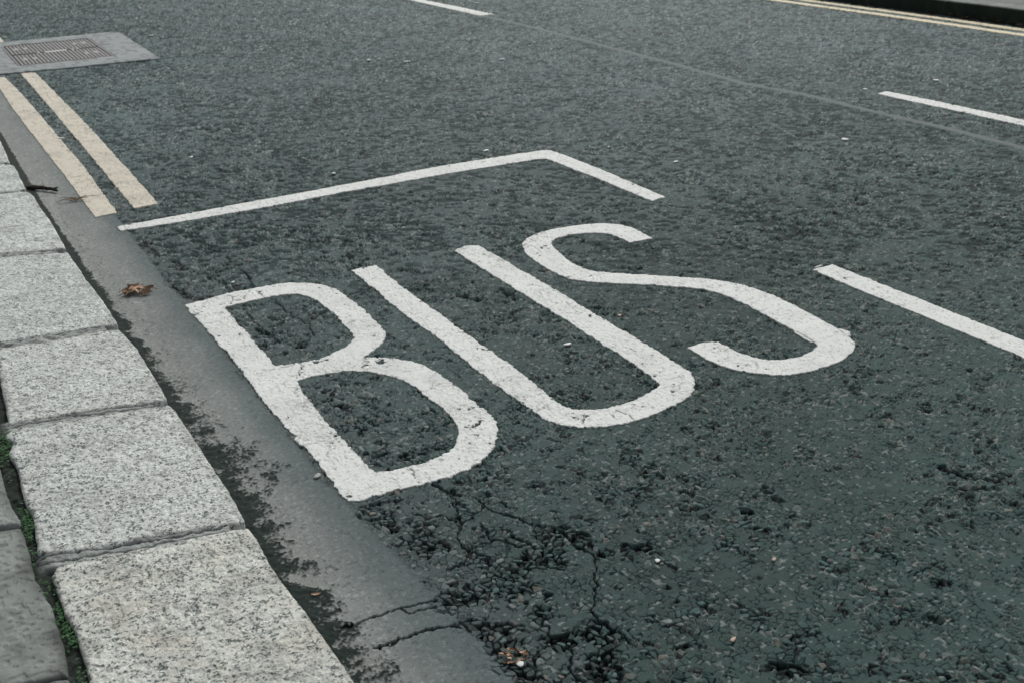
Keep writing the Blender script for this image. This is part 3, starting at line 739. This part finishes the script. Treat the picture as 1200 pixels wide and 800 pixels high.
def leaf(c, l, w, yaw, tilt, curl):
    V = []; Q = []; n = 7; m = 3
    for i in range(n):
        t = i/(n-1); hw = w*math.sin(math.pi*min(1, .06+t*.94))**.8*(1-.25*t)+.0005
        for j in range(-m, m+1):
            s = j/m
            x = (t-.5)*l; y = s*hw; z = curl*(abs(s)**1.5)*w*1.2+curl*l*(t-.5)**2+RNG.uniform(-.1, .1)*w*.25
            V.append((x, y, z))
    k = 2*m+1
    for i in range(n-1):
        for j in range(k-1): Q.append((i*k+j, (i+1)*k+j, (i+1)*k+j+1, i*k+j+1))
    V = np.array(V); ct, st = math.cos(tilt), math.sin(tilt)
    x, y, z = V[:, 0], V[:, 1], V[:, 2]; V = np.stack([x, y*ct-z*st, y*st+z*ct], 1)
    cy, sy = math.cos(yaw), math.sin(yaw); V = np.stack([V[:, 0]*cy-V[:, 1]*sy, V[:, 0]*sy+V[:, 1]*cy, V[:, 2]], 1)
    V += np.array(c); return list(V), Q, []
def clump(c, r, n, ls, label, hgt=.02, mats=(None, None), z0=.004):
    rt = bpy.data.objects.new('dead_leaf_clump', None); COL.objects.link(rt); rt.location = (c[0], c[1], z0)
    tag(rt, label, 'leaves')
    for mat, cnt in ((M_leaf, n), (M_leafd, n//2)):
        parts = []
        for i in range(cnt):
            a = RNG.uniform(0, 6.28); q = r*math.sqrt(RNG.uniform(0, 1))
            parts.append(leaf((q*math.cos(a), q*math.sin(a)*.8, RNG.uniform(.004, hgt*(1.1-q/r))), ls*RNG.uniform(.6, 1.3), ls*.28*RNG.uniform(.6, 1.3), RNG.uniform(0, 6.28), RNG.uniform(-1.1, 1.1), RNG.uniform(-.6, .9)))
        if ls > .02:
            for pt in parts: thing('leaf', [pt], mat, (0, 0, 0), parent=rt)
        else: tag(thing('leaf_crumbs', parts, mat, (0, 0, 0), parent=rt), kind='stuff')
    parts = []
    for i in range(n if ls > .02 else 0):
        a = RNG.uniform(0, 6.28); l = r*RNG.uniform(.8, 1.5)
        parts.append(tube(wob((0, 0, .008), (l*math.cos(a), l*math.sin(a), .008), 6, .005, .008), [.0016]*6, 5))
    if parts: thing('stalk', parts, M_dry, (0, 0, 0), parent=rt)
clump(G(162, 344), .050, 16, .034, 'clump of orange brown dry leaves and stalks lying in the gutter', .032)
clump(G(602, 769), .030, 18, .010, 'small orange dead leaf crumbs caught in the broken asphalt at the bottom', .013, z0=.001)
o = thing('dead_leaf', [leaf((0, 0, .004), .022, .0035, -.3, .2, .3)], M_leaf, (*G(371, 699), .004), 'narrow brown leaf on the dark soil at the foot of the nearest kerb stone', 'leaf')

# stone chips
M_chip = plain('white_stone', (.66, .68, .65), .7, .12, 200)
M_chipw = plain('tan_stone', (.42, .33, .26), .75, .2, 200)
def pebble(sx, sy, sz, seed, nu=9):
    R = np.random.RandomState(seed); V = []; Q = []; P = []; nv = 6
    ph = R.uniform(0, 6.28, 4)
    for j in range(1, nv-1):
        t = math.pi*j/(nv-1)
        for i in range(nu):
            a = 2*math.pi*i/nu; k = 1+.20*math.sin(2*a+ph[0])*math.sin(t)+.12*math.sin(3*a+ph[1])+R.uniform(-.08, .08)
            V.append((sx*k*math.sin(t)*math.cos(a), sy*k*math.sin(t)*math.sin(a), sz*(math.cos(t)*1.1 if math.cos(t) < .5 else .55+.1*R.rand())))
    V.append((0, 0, sz*.62)); V.append((0, 0, -sz))
    r = nv-2
    for j in range(r-1):
        for i in range(nu): Q.append((j*nu+i, (j+1)*nu+i, (j+1)*nu+(i+1) % nu, j*nu+(i+1) % nu))
    for i in range(nu):
        P.append([len(V)-2, i, (i+1) % nu]); P.append([len(V)-1, (r-1)*nu+(i+1) % nu, (r-1)*nu+i])
    return V, Q, P
CH = 'loose stone chips scattered on the road'
for i, (px, py, s, c, lab) in enumerate([
    (665, 404.5, .017, 0, 'white stone chip lying inside the letter U'),
    (224, 185, .020, 0, 'white stone chip on the road right of the outer yellow line'),
    (569.5, 177.5, .026, 0, 'white stone chip just above the long arm of the bay line'),
    (792, 190.5, .020, 0, 'white stone chip to the right of the bay line corner'),
    (990, 164.5, .032, 0, 'flat white stone chip below the long seam on the right'),
    (1097, 95, .034, 0, 'flat white stone chip above the start of the right centre dash'),
    (1014, 105.5, .024, 0, 'white stone chip just left of the tip of the right centre dash'),
    (176.5, 42.5, .030, 0, 'white stone chip beyond the upper corner of the drain surround'),
    (432, 71.2, .030, 0, 'left one of two white stone chips in the upper middle of the road'),
    (477, 73, .030, 0, 'right one of two white stone chips in the upper middle of the road'),
    (587.5, 70.5, .028, 0, 'white stone chip below the near end of the far centre dash'),
    (559, 4.5, .035, 0, 'white stone chip beyond the far centre dash at the top edge'),
    (391, 204, .018, 0, 'white stone chip above the middle of the long bay line arm'),
    (770.5, 657.5, .010, 0, 'tiny white stone chip on the rough asphalt in the lower middle'),
    (907, 656, .009, 2, 'tiny pinkish stone chip on the rough asphalt right of the lower middle'),
    (372, 558.5, .016, 1, 'flat grey stone chip lying in the gutter beside the foot of the letter B'),
    (726, 370.5, .013, 2, 'small tan stone chip between the letters U and S'),
    (859, 750, .010, 2, 'small tan stone chip on the rough asphalt near the bottom edge'),
    (713, 173, .012, 0, 'small white stone chip above the short arm of the bay line'),
    (273, 331.5, .011, 0, 'small white stone chip above the top of the letter B'),
    (71.5, 163, .022, 0, 'white stone chip between the two near yellow lines'),
    (610, 779, .012, 0, 'flat pale stone chip under the orange leaf crumbs')]):
    m_ = (M_chip, plain('grey_stone', (.33, .345, .32), .75, .15, 200) if c == 1 else M_chip, M_chipw)[c]
    g = G(px, py)
    o = thing('stone_chip', [pebble(s*.82, s*.56, s*.18, 40+i)], m_, (g[0], g[1], 0.0025+s*.07), lab, 'stone chip', CH)
    o.rotation_euler[2] = .484+RNG.uniform(-.4, .4)
# loose chippings in the broken patches (uncountable)
parts = []
for P, w in crumble[:13]:
    L_ = sum(np.hypot(*(P[i+1]-P[i])) for i in range(len(P)-1))
    for k in range(int(L_*w*2.2/.00085)):
        i = RNG.randint(len(P)-1); t = RNG.rand(); c = P[i]+(P[i+1]-P[i])*t+RNG.normal(0, w*.55, 2)
        s = RNG.uniform(.005, .0125); v, q_, p_ = pebble(s, s*RNG.uniform(.5, .8), s*.42, RNG.randint(9999), 6)
        a = RNG.uniform(0, 6.28); v = np.array(v); tl = RNG.uniform(-.22, .22)
        v = np.stack([v[:, 0], v[:, 1]*math.cos(tl)-v[:, 2]*math.sin(tl), v[:, 1]*math.sin(tl)+v[:, 2]*math.cos(tl)], 1)
        v = np.stack([v[:, 0]*math.cos(a)-v[:, 1]*math.sin(a), v[:, 0]*math.sin(a)+v[:, 1]*math.cos(a), v[:, 2]], 1)+[c[0], c[1], -.0072+RNG.uniform(-.001, .0025)]
        parts.append((v, q_, p_))
V_, Q_, P_ = join(parts)
me = build_mesh('loose_chippings', np.array(V_), Q_, P_, None, False)
M_lc, nt, b = nodes('bluestone_chipping', .8, .2)
f = ramp(nt, noise(nt, 55, 2), .35, .65, 0, 1)
nt.links.new(mixc(nt, f, (.038, .072, .066), (.085, .145, .135)), b.inputs['Base Color']); bump(nt, b, noise(nt, 500), .0008)
lc = link('loose_chippings', me, M_lc); tag(lc, 'blue grey chippings loosened from the broken asphalt', kind='stuff')
lc['category'] = 'chippings'

# far gutter litter
parts = []
for i in range(90):
    y = RNG.uniform(5.4, 7.3); x = 8.285-abs(RNG.normal(0, .03)); s = RNG.uniform(.012, .03)
    parts.append(leaf((x, y, RNG.uniform(.008, .03)), s*1.6, s*.4, RNG.uniform(0, 6.28), RNG.uniform(-1, 1), RNG.uniform(-.5, .8)))
V_, Q_, P_ = join(parts)
me = build_mesh('leaf_litter', np.array(V_), Q_, P_, None, True)
ll = link('leaf_litter', me, plain('leaf_mould', (.05, .036, .026), .9, .4, 90)); tag(ll, 'brown leaf litter along the foot of the far kerb', kind='stuff'); ll['category'] = 'leaf litter'

# moss and weeds in the joint behind the kerb stones
M_moss, nt, b = nodes('moss', .8, .25)
f = ramp(nt, noise(nt, 120, 2), .35, .65, 0, 1)
nt.links.new(mixc(nt, f, (.018, .052, .020), (.055, .155, .05)), b.inputs['Base Color'])
parts = []
path = K([(6, 500), (8, 512), (6, 525), (5, 540), (14, 560), (22, 578), (30, 590), (33, 606), (36, 625), (38, 645), (41, 664), (50, 674), (60, 688), (67, 705), (76, 728), (86, 748), (88, 768), (94, 785), (97, 800), (100, 830)])
dens = [2.2, 3, 1.6, .4, .3, .6, 2.4, 2.5, 1.2, .8, .4, 1.2, .9, 2.2, 2.6, .9, .4, 1.8, 2.4, 1]
for i in range(len(path)-1):
    p, q_ = np.array(path[i]), np.array(path[i+1]); L_ = np.hypot(*(q_-p))
    for k in range(int(dens[i]**2*L_/.0048)):
        c = p+(q_-p)*RNG.rand()+RNG.normal(0, .0085, 2)
        s = RNG.uniform(.0018, .0055); a = RNG.uniform(0, 6.28); t = RNG.uniform(-1, 1)
        h = .086+RNG.uniform(0, .009)
        ca, sa = math.cos(a)*s, math.sin(a)*s
        v = [(c[0], c[1], h), (c[0]+ca-sa*.6, c[1]+sa+ca*.6, h+s*t*.5), (c[0]+ca*2, c[1]+sa*2, h+s*t), (c[0]+ca+sa*.6, c[1]+sa-ca*.6, h+s*t*.5)]
        parts.append((v, [(0, 1, 2, 3)], []))
V_, Q_, P_ = join(parts)
me = build_mesh('moss', np.array(V_), Q_, P_, None, False)
ms = link('moss', me, M_moss); tag(ms, 'green moss and tiny weeds in the joint behind the kerb stones', kind='stuff'); ms['category'] = 'moss'

# ------------------------------------------------------------------ camera, light, world
cam = bpy.data.cameras.new('camera'); co = bpy.data.objects.new('camera', cam); COL.objects.link(co)
import mathutils
r, u, f_ = AX
co.matrix_world = mathutils.Matrix(((r[0], u[0], -f_[0], 0), (r[1], u[1], -f_[1], 0), (r[2], u[2], -f_[2], CAMH), (0, 0, 0, 1)))
cam.sensor_width = 36; cam.lens = F*36/1200; cam.clip_start = .05; cam.clip_end = 1500
cam.dof.use_dof = True; cam.dof.focus_distance = 3.2; cam.dof.aperture_fstop = 8.0
C.camera = co
SE, SA = math.radians(42), math.radians(38)    # sun: elevation, azimuth from +Y towards +X
sun = bpy.data.lights.new('sun', 'SUN'); sun.energy = 1.5; sun.angle = math.radians(18); sun.color = (1, .985, .96)
so = bpy.data.objects.new('sun', sun); COL.objects.link(so)
d = mathutils.Vector((math.cos(SE)*math.sin(SA), math.cos(SE)*math.cos(SA), math.sin(SE)))
so.rotation_euler = d.to_track_quat('Z', 'Y').to_euler(); so.location = d*30
w = bpy.data.worlds.new('World'); C.world = w; w.use_nodes = True; nt = w.node_tree
bg = nt.nodes['Background']; sky = nt.nodes.new('ShaderNodeTexSky'); sky.sky_type = 'NISHITA'; sky.sun_disc = False
sky.sun_elevation = SE; sky.sun_rotation = SA; sky.dust_density = 4; sky.air_density = 1.0
hs = nt.nodes.new('ShaderNodeHueSaturation'); hs.inputs['Saturation'].default_value = .22
nt.links.new(sky.outputs[0], hs.inputs['Color']); nt.links.new(hs.outputs[0], bg.inputs['Color']); bg.inputs['Strength'].default_value = .115
C.view_settings.view_transform = 'Standard'; C.view_settings.look = 'None'; C.view_settings.exposure = 0; C.view_settings.gamma = 1
